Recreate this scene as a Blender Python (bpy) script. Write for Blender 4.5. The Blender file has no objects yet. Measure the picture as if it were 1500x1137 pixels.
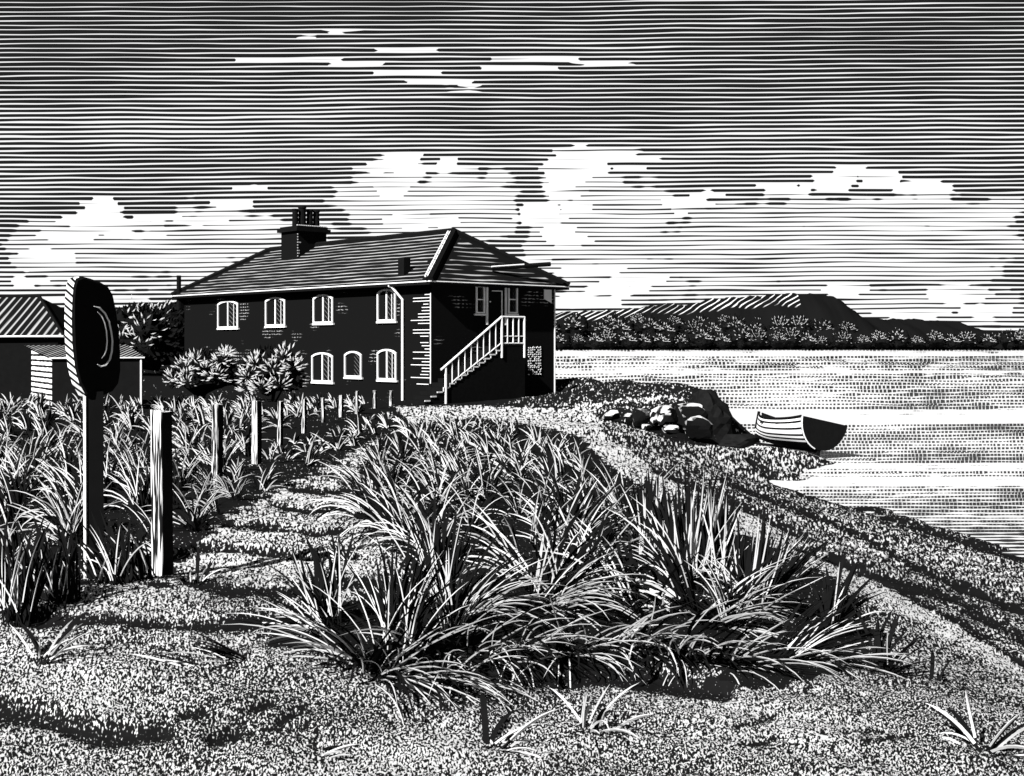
import bpy, math, random
import numpy as np
from mathutils import Vector
random.seed(7); rng = np.random.default_rng(7)
S = bpy.context.scene
COL = S.collection
# ------------------------------------------------------------------ camera
F = 1900.0; HZ = 505.0; CX = 750.0; EYE = 2.42      # focal length, horizon row and centre of the 1500 px photograph
cam = bpy.data.cameras.new('camera'); camo = bpy.data.objects.new('camera', cam); COL.objects.link(camo)
cam.sensor_width = 36.0; cam.lens = 36.0 * F / 1500.0
cam.shift_y = -(568.5 - HZ) / 1500.0
cam.clip_start = 0.1; cam.clip_end = 8000
camo.location = (0, 0, EYE); camo.rotation_euler = (math.radians(90), 0, 0)
S.camera = camo
S.view_settings.view_transform = 'Standard'; S.view_settings.look = 'None'
S.view_settings.gamma = 1.0; S.view_settings.exposure = 1.0

def W(px, py, d):
    """a spot of the photograph at depth d -> world point"""
    return Vector(((px - CX) / F * d, d, EYE - (py - HZ) / F * d))

# ------------------------------------------------------------------ node helper
class E:
    def __init__(s, t, k): s.t = t; s.k = k
    def _m(s, op, *a, clamp=False):
        n = s.t.nodes.new('ShaderNodeMath'); n.operation = op; n.use_clamp = clamp
        for i, v in enumerate((s,) + a):
            if isinstance(v, E): s.t.links.new(v.k, n.inputs[i])
            else: n.inputs[i].default_value = v
        return E(s.t, n.outputs[0])
    def __add__(s, o): return s._m('ADD', o)
    __radd__ = __add__
    def __mul__(s, o): return s._m('MULTIPLY', o)
    __rmul__ = __mul__
    def __sub__(s, o): return s._m('SUBTRACT', o)
    def __rsub__(s, o): return (s * -1.0) + o
    def __truediv__(s, o): return s._m('DIVIDE', o)
    def max(s, o): return s._m('MAXIMUM', o)
    def min(s, o): return s._m('MINIMUM', o)
    def abs(s): return s._m('ABSOLUTE')
    def floor(s): return s._m('FLOOR')
    def frac(s): return s._m('FRACT')
    def gt(s, o): return s._m('GREATER_THAN', o)
    def pow(s, o): return s._m('POWER', o)
    def log2(s): return s._m('LOGARITHM', 2.0)
    def clamp(s): return s._m('ADD', 0.0, clamp=True)
    def step(s, e, soft):                    # 0 below e-soft, 1 above e+soft
        return ((s - e) / (2 * soft) + 0.5).clamp() if not isinstance(e, E) else ((s - e) * (0.5 / soft) + 0.5).clamp()
def const(t, v):
    n = t.nodes.new('ShaderNodeValue'); n.outputs[0].default_value = v; return E(t, n.outputs[0])
def mixv(a, b, f): return a + (b - a) * f
def vec(t, x, y, z=0.0):
    n = t.nodes.new('ShaderNodeCombineXYZ')
    for i, v in enumerate((x, y, z)):
        if isinstance(v, E): t.links.new(v.k, n.inputs[i])
        else: n.inputs[i].default_value = v
    return n.outputs[0]
def noise(t, v, detail=1.0, rough=0.5, scale=1.0):
    n = t.nodes.new('ShaderNodeTexNoise'); n.noise_dimensions = '3D'
    n.inputs['Scale'].default_value = scale; n.inputs['Detail'].default_value = detail; n.inputs['Roughness'].default_value = rough
    t.links.new(v, n.inputs['Vector']); return E(t, n.outputs[0])
def sep(t, sock):
    n = t.nodes.new('ShaderNodeSeparateXYZ'); t.links.new(sock, n.inputs[0]); return [E(t, n.outputs[i]) for i in range(3)]
def attr(t, name):
    n = t.nodes.new('ShaderNodeAttribute'); n.attribute_name = name; return E(t, n.outputs['Fac'])
def coords(t, kind='Object'):
    n = t.nodes.new('ShaderNodeTexCoord'); return sep(t, n.outputs[kind])
def pos(t):
    n = t.nodes.new('ShaderNodeNewGeometry'); return sep(t, n.outputs['Position'])

INK, PAPER = 0.0075, 0.84
ONES = ['', 'first', 'second', 'third', 'fourth', 'fifth', 'sixth', 'seventh', 'eighth', 'ninth', 'tenth', 'eleventh', 'twelfth', 'thirteenth', 'fourteenth', 'fifteenth', 'sixteenth', 'seventeenth', 'eighteenth', 'nineteenth']
def nth(n):
    return ONES[n] if n < 20 else ('twentieth' if n == 20 else 'twenty-'+ONES[n-20] if n < 30 else 'thirtieth' if n == 30 else 'thirty-'+ONES[n-30] if n < 40 else 'fortieth' if n == 40 else 'forty-'+ONES[n-40])
# ------------------------------------------------------------------ sky (world)
world = bpy.data.worlds.new('World'); S.world = world; world.use_nodes = True
wt = world.node_tree; wt.nodes.clear()
SUN_DIR = Vector((-0.60, -0.80, 0.0)).normalized(); SUN_EL = math.radians(36)
dx, dy, dz = coords(wt, 'Generated')
yy = dy.max(0.04)
u = dx / yy; v = dz / yy                    # a flat, far cloud layer: streaks run straight along x
LS = 6.7 / F
wob = (noise(wt, vec(wt, u * 3.0, v * 6.0), 2) - 0.5) * 1.6 + (noise(wt, vec(wt, u * 14.0, v * 200.0, 3.0), 1) - 0.5) * 0.5
r = v * (1 / LS) - u * 1.2 + wob
row = r.floor(); tri = ((r.frac() - 0.5).abs()) * 2.0
vq = (row + 0.5 - wob + u * 1.2) * LS       # the streak's own height
rownoise = noise(wt, vec(wt, u * 9.0, row * 3.7), 1) - 0.5
rowjit = noise(wt, vec(wt, row * 7.31, 2.0), 0) - 0.5
def field(blobs):
    f = None
    for (px, py, rx, ry) in blobs:
        a = (u + rowjit * 0.022 - (px - CX) / F) * (F / rx); b = (vq - (HZ - py) / F) * (F / ry)
        q = 1.0 - (a * a + b * b)
        f = q if f is None else f.max(q)
    return f
BODY = [(150,375,150,60),(330,360,170,70),(600,290,110,70),(690,300,90,50),(650,335,110,28),(880,330,120,95),(1130,375,230,85),(1330,355,210,80),(960,425,170,24),(1360,450,170,34)]
LIGHT = [(598,230,34,7),(575,240,44,7),(552,248,30,6),(655,236,22,6),(660,248,40,8),(610,252,40,6),(572,282,22,9),(590,274,20,6),(600,325,34,14),(650,325,30,10),(790,312,36,20),(835,246,36,24),(845,222,30,9),(905,232,62,12),(818,262,18,10),(826,280,28,14),(842,304,24,12),(806,318,34,9),(816,338,26,10),(840,352,34,9),(880,244,22,12),(925,246,26,8),
 (1010,296,40,9),(1035,286,26,8),(995,308,10,12),(1150,276,42,11),(1215,268,46,14),(1250,250,40,8),(1345,274,60,9),(1290,262,30,18),(150,302,28,12),(130,320,46,10),(105,345,46,11),(65,378,48,14),(35,410,30,12),(190,345,50,8),(170,330,60,12),
 (375,275,30,7),(345,298,38,9),(300,325,40,6),(230,318,40,6),(1400,432,50,14),(1440,455,40,10),(1240,424,36,8),(1330,460,60,8),(930,412,50,9),(900,426,60,8),(850,442,70,12),(870,396,50,8),(745,385,60,10),(120,440,100,5),
 (505,44,70,3.5),(470,56,60,3),(430,88,80,3.5),(520,96,60,3.5),(590,72,50,3),(640,122,60,4),(690,130,50,3),(800,86,70,2.5),(880,92,60,2.5),(760,99,60,3),(600,107,50,3)]
lump = noise(wt, vec(wt, u * 26.0, vq * 42.0, 9.0), 2) - 0.5
body = (field(BODY) + rownoise * 1.0 + lump * 2.6).step(0.16, 0.06)
light = (field(LIGHT) + rownoise * 2.4 + lump * 1.6).step(0.05, 0.06)
vpx = v * F
base = ((vpx * (1 / 480.0)).clamp()).pow(0.9) * 0.32 + 0.47
broad = (noise(wt, vec(wt, u * 2.2, v * 16.0, 5.0), 3, 0.6) - 0.5) * 0.55
cov = base + broad + rownoise * 0.20
cov = cov.min(0.93)
cov = mixv(cov, rownoise * 0.9 + 0.22 + ((240.0 - vpx) * (1 / 240.0)).clamp() * 0.24, body)
cov = mixv(cov, rownoise * 2.2 - 0.16, light)
ink = (cov - tri).step(0.0, 0.075)
day = 1.0 - ink
up = v.step(0.62, 0.10); down = 1.0 - dz.step(-0.004, 0.004); back = 1.0 - dy.step(0.10, 0.06)
skyn = wt.nodes.new('ShaderNodeTexSky'); skyn.sky_type = 'NISHITA'; skyn.sun_disc = False
skyn.sun_elevation = SUN_EL; skyn.sun_rotation = math.atan2(SUN_DIR.x, SUN_DIR.y)
bw = wt.nodes.new('ShaderNodeRGBToBW'); wt.links.new(skyn.outputs[0], bw.inputs[0])
val = mixv(day * 0.52 + 0.0085, const(wt, 0.02) + E(wt, bw.outputs[0]) * 0.01, up.max(down).max(back))
bg = wt.nodes.new('ShaderNodeBackground'); bg.inputs['Strength'].default_value = 1.0
wt.links.new(val.k, bg.inputs['Color'])
wo = wt.nodes.new('ShaderNodeOutputWorld'); wt.links.new(bg.outputs[0], wo.inputs[0])
world.cycles.sampling_method = 'MANUAL'; world.cycles.sample_map_resolution = 256
# sun
sl = bpy.data.lights.new('sun', 'SUN'); sl.energy = 4.5; sl.angle = math.radians(0.5); sl.color = (1.0, 0.995, 0.99)
so = bpy.data.objects.new('sun', sl); COL.objects.link(so)
tosun = Vector((SUN_DIR.x * math.cos(SUN_EL), SUN_DIR.y * math.cos(SUN_EL), math.sin(SUN_EL)))
so.rotation_euler = tosun.to_track_quat('Z', 'Y').to_euler(); so.location = (-20, -20, 30)

# ------------------------------------------------------------------ materials
def newmat(name):
    m = bpy.data.materials.new(name); m.use_nodes = True; t = m.node_tree; t.nodes.clear()
    o = t.nodes.new('ShaderNodeOutputMaterial'); d = t.nodes.new('ShaderNodeBsdfDiffuse'); t.links.new(d.outputs[0], o.inputs[0])
    m['d'] = d.name
    return m, t, d, o
def grey(t, d, val, lo=INK, hi=PAPER):
    c = mixv(const(t, lo), const(t, hi), val); t.links.new(c.k, d.inputs['Color'])
MAT = {}
def flat(name, a, var=0.0, sc=6.0):
    m, t, d, o = newmat(name)
    x, y, z = coords(t)
    n = noise(t, vec(t, x * sc, y * sc, z * sc), 3)
    c = const(t, a) * (1.0 + (n - 0.5) * var); t.links.new(c.k, d.inputs['Color']); MAT[name] = m; return m
flat('black_paint', INK, 0.5); flat('white_paint', 0.85, 0.15, 3); flat('pale_blade', 0.55, 0.4, 9); flat('dark_blade', INK, 0.5)
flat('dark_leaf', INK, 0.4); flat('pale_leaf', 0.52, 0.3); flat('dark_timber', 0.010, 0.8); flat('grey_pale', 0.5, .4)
# band of grains that gets coarser away from the near dune
def grain(t, x, y, z, cell=5.0):
    lg = (y.max(3.0) / 5.0).log2()
    tot = None; fan = x / (y.max(-0.4) + 0.8)          # the grains lie in drifts that fan out along the shore
    for k in range(6):
        d = 5.0 * 2 ** k; s = F / (cell * d); hh = (1.45, 1.75, 2.2, 2.5, 2.5, 2.5)[k]
        w = (1.0 - (lg - float(k)).abs()).max(0.0)
        if k == 0: w = w.max(lg._m('LESS_THAN', 0.0))
        n = (noise(t, vec(t, fan * ((d * 1.04 + 0.8) * s), y * (s * hh / d), z * (s * (0.3, 0.35, 0.45, 0.9, 0.9, 0.9)[k])), 1.4, 0.6) - 0.5) * w
        tot = n if tot is None else tot + n
    return tot
def ground_mat():
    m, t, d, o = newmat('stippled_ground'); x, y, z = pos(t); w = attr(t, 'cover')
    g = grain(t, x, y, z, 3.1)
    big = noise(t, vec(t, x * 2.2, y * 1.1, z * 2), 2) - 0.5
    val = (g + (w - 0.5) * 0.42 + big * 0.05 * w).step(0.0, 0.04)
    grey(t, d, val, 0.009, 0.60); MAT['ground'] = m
ground_mat()
def water_mat():
    m, t, d, o = newmat('rippled_water'); x, y, z = pos(t)
    v = 6878.0 / y.max(5.0) if False else (const(t, 6878.0) / y.max(5.0))
    w1 = noise(t, vec(t, x * 0.16, v * 0.03), 3) - 0.5
    rr = v * (1 / 5.0) + w1 * 1.6
    row = rr.floor(); tr = ((rr.frac() - 0.5).abs()) * 2.0
    fan = x / (y.max(5.0) + 0.5)                        # wavelets spread out as they run in from the open water
    tot = noise(t, vec(t, fan * (F / 30.0), row * 5.13), 2) - 0.5
    patch = noise(t, vec(t, fan * (F / 170.0), v * (1 / 22.0)), 2) - 0.5
    near = (v - 190.0) / 90.0
    grp = (v * (1 / 27.0) + w1 * 3.0).floor()
    colw = ((fan * (F / 5.6) + grp * 0.37 + tot * 2.4).frac() - 0.5).abs() * 2.0
    band = const(t, 0.0)
    for (py, hw, a) in [(519,4,.9),(545,3.5,.8),(604,4,1),(613,9,1.3),(683,7,.7),(706,10,.9)]:
        q = (1.0 - ((v + HZ - py) / hw) * ((v + HZ - py) / hw)).max(0.0)
        band = band.max(q * a)
    xr = (x / y.max(5.0) - 0.22).clamp()                                   # darker out to the open side
    cov = 0.55 + tot * 1.7 + patch * 1.3 + xr * 1.1 - band * 1.1 - near.clamp() * 0.12
    hard = near.clamp()
    tickw = (colw - 0.34 + patch * 0.9 + xr * 0.8).step(0.0, 0.13).max(hard)
    ink = (cov - tr).step(0.0, 0.11) * tickw
    vert = (colw - 1.30 + patch * 1.2 + xr).step(0.0, 0.15) * (1.0 - hard) * (1.0 - band).clamp() * (v - 14.0).clamp()
    ink = ink.max(vert)
    g2 = t.nodes.new('ShaderNodeBsdfGlossy'); g2.inputs['Roughness'].default_value = 0.12; g2.inputs['Color'].default_value = (.8, .8, .8, 1)
    mx = t.nodes.new('ShaderNodeMixShader'); mx.inputs[0].default_value = 0.12
    grey(t, d, 1.0 - ink, 0.008, 0.66)
    t.links.new(d.outputs[0], mx.inputs[1]); t.links.new(g2.outputs[0], mx.inputs[2]); t.links.new(mx.outputs[0], o.inputs[0]); MAT['water'] = m
water_mat()
def wood_mat():
    m, t, d, o = newmat('weathered_wood'); x, y, z = coords(t)
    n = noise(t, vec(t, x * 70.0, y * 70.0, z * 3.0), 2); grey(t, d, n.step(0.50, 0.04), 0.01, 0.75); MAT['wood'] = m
wood_mat()
def roof_mat(name, n_lines, duty, brk, lenu, hi=0.55):
    m, t, d, o = newmat(name)
    uu = attr(t, 'ru'); vv = attr(t, 'rv'); e = attr(t, 're')     # along the course, up the slope, distance from the hips
    rr = vv * n_lines + (noise(t, vec(t, uu * 0.6, vv * 2.0), 1) - 0.5) * 0.5
    tr = (rr.frac() - 0.5).abs() * 2.0; row = rr.floor()
    nn = noise(t, vec(t, uu * lenu, row * 3.3), 2) - 0.5
    jit = noise(t, vec(t, row * 5.5, 1.0), 0) - 0.5
    val = (duty + nn * brk - tr).step(0.0, 0.14) * (e + jit * 1.2).step(0.55, 0.05)
    grey(t, d, val, INK, hi); MAT[name] = m
roof_mat('slate_roof', 14.0, 0.15, 0.6, 0.5, 0.42)
roof_mat('end_slate', 11.0, 0.09, 1.2, 0.5, 0.42)
roof_mat('sheet_roof', 1.0, 0.20, 0.2, 0.2, 0.40)
def board_mat(name, s, duty, axis=2):
    m, t, d, o = newmat(name); c = coords(t); x, y, z = c
    tr = ((c[axis] * s).frac() - 0.5).abs() * 2.0
    grey(t, d, (duty - tr + (noise(t, vec(t, x * 3, y * 3, z * 30), 1) - 0.5) * 0.5).step(0, 0.08), INK, 0.85); MAT[name] = m
board_mat('pale_boards', 6.0, 0.60)
def pane_mat():
    m, t, d, o = newmat('window_glass'); uu = attr(t, 'ru'); vv = attr(t, 'rv')
    tr = ((uu * 5.0 + vv * 6.0).frac() - 0.5).abs() * 2.0
    val = (0.10 - tr).step(0, .08) * uu.step(0.55, 0.04)  # diagonal pale hatch, a reflection painted into the glass colour
    grey(t, d, val, INK, 0.2); MAT['pane'] = m
pane_mat()
def brick_mat():
    m, t, d, o = newmat('dark_brick'); a = attr(t, 'ru'); h = attr(t, 'rv')     # metres along the wall, metres up
    row = (h * 6.5).floor(); hz = ((h * 6.5).frac() - 0.5).abs() * 2.0
    bb = ((a * 2.2 + row * 0.5).frac())
    mort = (hz.step(0.72, 0.08)) * bb.step(0.25, .03)
    n = noise(t, vec(t, a * 0.55, h * 0.8), 1); n2 = noise(t, vec(t, a * 5.0, row * 2.0), 1)
    val = mort * n.step(0.635, 0.03) * n2.step(0.48, 0.05)
    grey(t, d, val, 0.0065, 0.35); MAT['brick'] = m
brick_mat()
def rock_mat():
    m, t, d, o = newmat('seamed_rock'); x, y, z = coords(t); gn = t.nodes.new('ShaderNodeNewGeometry'); nx, ny, nz = sep(t, gn.outputs['Normal'])
    tr = (((x * 6.0 + y * 5.0 + (noise(t, vec(t, x * 3, y * 3, z * 3), 1)) * 2.0).frac() - 0.5).abs()) * 2.0
    n = noise(t, vec(t, x * 2.5, y * 2.5, z * 1.0), 2)
    lit_faces = nz.step(0.62, 0.1).max((nx * -1.0).step(0.60, 0.08) * tr.step(0.5, 0.1)) * n.step(0.42, 0.05)  # tops and left faces paler: sunlight put into the colour
    grey(t, d, lit_faces, INK, 0.55); MAT['rock'] = m
rock_mat()
def stone_mat():
    m, t, d, o = newmat('cobble'); x, y, z = coords(t)
    tr = (((x * 11.0 + z * 9.0).frac() - 0.5).abs()) * 2.0
    grey(t, d, noise(t, vec(t, x * 30.0, y * 30.0, z * 30.0), 1).step(0.52, 0.04), 0.015, 0.42); MAT['stone'] = m
stone_mat()
def hill_mat():
    m, t, d, o = newmat('far_fields'); x, y, z = pos(t); a = attr(t, 'field')
    tr = (((x * 0.17 - z * 0.34 + (noise(t, vec(t, x * 0.01, z * 0.05), 1) - .5) * 1.0).frac() - 0.5).abs()) * 2.0
    n = noise(t, vec(t, x * 0.022, z * 0.1), 2) - 0.5
    grey(t, d, (0.17 + n * 0.9 - tr).step(0, 0.1) * (a + n * 0.5).step(0.5, 0.08), INK, 0.8); MAT['hill'] = m
hill_mat()

# ------------------------------------------------------------------ mesh helpers
class MB:
    def __init__(s): s.v = []; s.f = []; s.m = []; s.a = {}
    def quad(s, a, b, c, d, m=0):
        i = len(s.v); s.v += [tuple(a), tuple(b), tuple(c), tuple(d)]; s.f.append((i, i+1, i+2, i+3)); s.m.append(m)
    def poly(s, pts, m=0):
        i = len(s.v); s.v += [tuple(p) for p in pts]; s.f.append(tuple(range(i, i + len(pts)))); s.m.append(m)
    def hexa(s, p, m=0):      # 8 corners: bottom 0-3, top 4-7
        i = len(s.v); s.v += [tuple(q) for q in p]
        for f in ((0,3,2,1),(4,5,6,7),(0,1,5,4),(1,2,6,5),(2,3,7,6),(3,0,4,7)):
            s.f.append(tuple(i + k for k in f)); s.m.append(m)
    def box(s, o, ax, ay, az, m=0):   # origin and three edge vectors
        o = Vector(o); ax, ay, az = Vector(ax), Vector(ay), Vector(az)
        s.hexa([o, o+ax, o+ax+ay, o+ay, o+az, o+ax+az, o+ax+ay+az, o+ay+az], m)
    def prism(s, pts, d, m=0):        # polygon pts extruded by vector d
        n = len(pts); i = len(s.v); d = Vector(d)
        s.v += [tuple(p) for p in pts] + [tuple(Vector(p) + d) for p in pts]
        s.f.append(tuple(i + k for k in range(n))[::-1]); s.m.append(m)
        s.f.append(tuple(i + n + k for k in range(n))); s.m.append(m)
        for k in range(n):
            j = (k + 1) % n; s.f.append((i+k, i+j, i+n+j, i+n+k)); s.m.append(m)
    def tube(s, pts, rad, n=6, m=0, caps=True):
        pts = [Vector(p) for p in pts]; rad = rad if hasattr(rad, '__len__') else [rad]*len(pts)
        i = len(s.v)
        for k, p in enumerate(pts):
            t = (pts[min(k+1, len(pts)-1)] - pts[max(k-1, 0)]).normalized()
            a = t.cross(Vector((0.31, 0.2, 1)) if abs(t.z) < .9 else Vector((1, .2, 0))).normalized(); b = t.cross(a)
            for q in range(n):
                an = 2*math.pi*q/n; s.v.append(tuple(p + (a*math.cos(an) + b*math.sin(an))*rad[k]))
        for k in range(len(pts)-1):
            for q in range(n):
                r_ = (q+1) % n; s.f.append((i+k*n+q, i+k*n+r_, i+(k+1)*n+r_, i+(k+1)*n+q)); s.m.append(m)
        if caps:
            s.f.append(tuple(i+q for q in range(n))[::-1]); s.m.append(m)
            s.f.append(tuple(i+(len(pts)-1)*n+q for q in range(n))); s.m.append(m)
    def mesh(s, name, mats, off=(0, 0, 0), smooth=False):
        me = bpy.data.meshes.new(name); o = Vector(off)
        me.from_pydata([(x-o.x, y-o.y, z-o.z) for x, y, z in s.v], [], s.f)
        for mm in (mats if isinstance(mats, (list, tuple)) else [mats]): me.materials.append(MAT[mm] if isinstance(mm, str) else mm)
        me.polygons.foreach_set('material_index', s.m)
        if smooth: me.polygons.foreach_set('use_smooth', [True]*len(s.f))
        for k, vals in s.a.items():
            at = me.attributes.new(k, 'FLOAT', 'POINT'); at.data.foreach_set('value', vals)
        me.update(); return me
def link(name, me, parent=None, loc=None):
    o = bpy.data.objects.new(name, me); COL.objects.link(o)
    if parent: o.parent = parent
    if loc is not None: o.location = loc
    return o
def part(name, mb, mats, parent, smooth=False, label=None):
    off = Vector((0, 0, 0)); q = parent
    while q is not None: off += q.location; q = q.parent
    o = link(name, mb.mesh(name, mats, off, smooth), parent)
    if label: o['label'] = label
    return o
def tag(o, label, cat, group=None):
    o['label'] = label; o['category'] = cat
    if group: o['group'] = group
    return o
def thing(name, loc, label, cat, group=None):
    o = bpy.data.objects.new(name, None); COL.objects.link(o); o.location = loc; return tag(o, label, cat, group)

# ------------------------------------------------------------------ terrain
CTRL = [(0,1137,4.6),(400,1137,4.6),(750,1137,4.7),(1100,1137,4.7),(1500,1137,4.8),(750,985,6.3),(1200,985,6.6),(100,900,6.6),(300,1000,5.7),(330,845,7.8),
 (235,845,9.1),(135,850,8.4),(430,770,11.5),(470,720,15),(490,690,19),(520,665,24),(545,640,32),(560,612,43),(700,700,18),(800,800,11),(900,900,8),
 (880,650,30),(1000,750,17),(1200,850,11.5),(1400,970,8.3),(750,600,50),(860,625,38),(960,690,24.5),(1100,780,16.6),(1300,870,12.4),(1470,950,10.2),
 (1130,705,34.2),(1300,747,28.5),(1470,800,23.3),(1050,710,27),(1250,800,18.8),(1470,880,14.8),(1000,640,40),(1100,665,39),(940,640,36),(1150,690,36.5),(620,600,48)]
CTRL += [(1190,673,40.3),(1150,662,41),(1060,662,41),(1120,678,38.5),(1130,698,35),(1080,690,36)]
P = [tuple(W(*c)) for c in CTRL]
P[-6:] = [(a, b, c+.13) for a, b, c in P[-6:]]
P += [(-8,16,.75),(-8,30,.6),(-12,45,.6),(-6,25,.45),(-20,60,.3),(-5,10,.95),(-14,90,.3),(-30,40,.7),(-3.35,54,0),(2,58.5,0),(-13,56,.1),(-4,3,.95),(0,3,.93),(5,3,.8),(0,-4,.95),(-6,-4,1),(8,-2,.1),
 (9,12,-.6),(11,17,-1.3),(13,23,-2),(14,34,-2.3),(12,42,-2.0),(20,20,-3),(25,60,-3),(8,46,-1.6),(12,55,-3),(9,62,-2.5),(4,75,-2.0),(15,80,-3),(-5,80,.2),(30,5,-3),(14,5,-1.2),(-20,10,1.2),(-25,-4,1.2),(20,-4,-2)]
# the mound of the spit
P += [tuple(W(*c)) for c in [(800,556,62),(860,553,60),(930,560,56),(1000,568,52),(1030,573,50),(880,597,49.5),(960,596,47.5)]]
P += [(3.5,68,-1.2),(7.0,63,-1.8),(9.2,56,-2.0),(9.7,51,-1.6)]
P = np.array(P)
def mq(r2): return np.sqrt(r2 + 0.8)
def fit():
    A = mq(((P[:, None, :2] - P[None, :, :2])**2).sum(-1)); n = len(P)
    M = np.zeros((n+3, n+3)); M[:n, :n] = A + np.eye(n)*(-0.02); M[:n, n] = 1; M[n, :n] = 1; M[:n, n+1:] = P[:, :2]; M[n+1:, :n] = P[:, :2].T
    return np.linalg.solve(M, np.concatenate([P[:, 2], np.zeros(3)]))
CO = fit()
def z0(x, y):
    x = np.asarray(x, float); y = np.asarray(y, float); sh = x.shape; x = x.ravel(); y = y.ravel()
    xc = np.clip(x, -30, 30); yc = np.clip(y, -4, 95); out = np.empty(len(x))
    for i in range(0, len(x), 40000):
        a, b = xc[i:i+40000], yc[i:i+40000]
        out[i:i+40000] = mq((a[:, None]-P[:, 0])**2 + (b[:, None]-P[:, 1])**2) @ CO[:len(P)] + CO[len(P)] + CO[len(P)+1]*a + CO[len(P)+2]*b
    out = np.clip(out, -3, 1.5)
    far = np.clip((y-95)/60, 0, 1); out = out*(1-far) - 3*far*(x > -200) + .5*far*(x <= -200)
    return out.reshape(sh)
def ground_at(px, py):
    ds = np.geomspace(3.2, 90, 700); xs = (px-CX)/F*ds; zs = EYE-(py-HZ)/F*ds
    h = z0(xs, ds); hit = np.nonzero(zs <= h)[0]
    k = hit[0] if len(hit) else len(ds)-1
    return Vector((xs[k], ds[k], float(h[k])))
def inpoly(x, y, poly):
    c = np.zeros(x.shape, bool); n = len(poly)
    for i in range(n):
        x1, y1 = poly[i]; x2, y2 = poly[i-1]
        if y1 == y2: continue
        c ^= ((y1 > y) != (y2 > y)) & (x < (x2-x1)*(y-y1)/(y2-y1)+x1)
    return c
def dseg(x, y, line):
    d = np.full(x.shape, 1e9)
    for (x1, y1), (x2, y2) in zip(line[:-1], line[1:]):
        L = (x2-x1)**2+(y2-y1)**2; t = np.clip(((x-x1)*(x2-x1)+(y-y1)*(y2-y1))/L, 0, 1)
        d = np.minimum(d, np.hypot(x-x1-t*(x2-x1), y-y1-t*(y2-y1)))
    return d
SAND = [(-900,905),(0,905),(60,868),(120,848),(240,850),(270,830),(290,790),(330,760),(390,725),(430,705),(480,685),(510,668),(535,650),(560,640),(540,665),(520,700),(515,745),(540,785),(580,800),(592,835),(570,860),(500,880),(420,905),(385,930),(420,948),
 (500,958),(545,985),(600,990),(680,980),(800,970),(960,968),(1050,985),(1110,1008),(1230,985),(1280,930),(1250,880),(1210,842),(1500,1000),(2400,1300),(2400,1900),(-900,1900)]
TRACK = [(578,596),(600,622),(640,618),(700,612),(780,622),(850,640),(890,680),(950,720),(1000,765),(1060,772),(1130,800),(1210,842),(1260,890),(1310,930),(1400,1000),(1700,1250),(2400,1700),(2400,1350),(1500,975),(1400,912),(1300,860),(1220,815),(1130,765),(1060,730),(970,690),(900,650),(880,625),(870,600),(700,594)]
BEACH = [(870,600),(960,594),(1010,592),(1100,640),(1250,660),(1400,700),(2600,760),(2600,1420),(1500,975),(1400,912),(1300,860),(1220,815),(1130,765),(1060,730),(970,690),(900,650),(880,625)]
MOUND = [(740,592),(760,575),(815,550),(870,545),(1000,560),(1045,570),(1085,640),(1110,655),(1000,650),(920,622),(870,600)]
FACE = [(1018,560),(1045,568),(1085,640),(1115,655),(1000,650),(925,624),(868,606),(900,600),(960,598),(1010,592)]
SPIT = [(990,652),(1060,652),(1120,655),(1210,670),(1150,690),(1080,690),(1000,672)]
PATH = [(240,850),(270,830),(290,790),(330,760),(390,725),(430,705),(480,685),(510,668),(535,650),(560,640),(540,665),(520,700),(515,745),(540,785),(580,800),(592,835),(570,860),(400,870)]
STRIP = [(860,600),(900,592),(960,588),(1000,584),(985,578),(940,583),(890,588),(820,594)]
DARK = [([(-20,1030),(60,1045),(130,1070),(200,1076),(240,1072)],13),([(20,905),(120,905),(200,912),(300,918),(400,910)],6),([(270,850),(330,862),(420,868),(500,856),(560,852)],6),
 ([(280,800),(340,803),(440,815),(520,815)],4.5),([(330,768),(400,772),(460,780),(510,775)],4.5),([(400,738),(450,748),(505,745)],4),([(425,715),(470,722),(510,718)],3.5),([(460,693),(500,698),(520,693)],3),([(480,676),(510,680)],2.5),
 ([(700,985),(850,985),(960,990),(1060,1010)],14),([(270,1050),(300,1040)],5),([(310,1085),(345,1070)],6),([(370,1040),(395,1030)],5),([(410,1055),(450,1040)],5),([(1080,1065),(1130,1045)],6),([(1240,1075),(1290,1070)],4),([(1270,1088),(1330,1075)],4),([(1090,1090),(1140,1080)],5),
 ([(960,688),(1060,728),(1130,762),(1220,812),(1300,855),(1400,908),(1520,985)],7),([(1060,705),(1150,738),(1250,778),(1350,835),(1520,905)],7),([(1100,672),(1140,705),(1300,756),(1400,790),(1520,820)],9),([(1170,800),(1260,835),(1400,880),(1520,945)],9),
 ([(880,606),(990,640),(1090,655)],5)]
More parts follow.
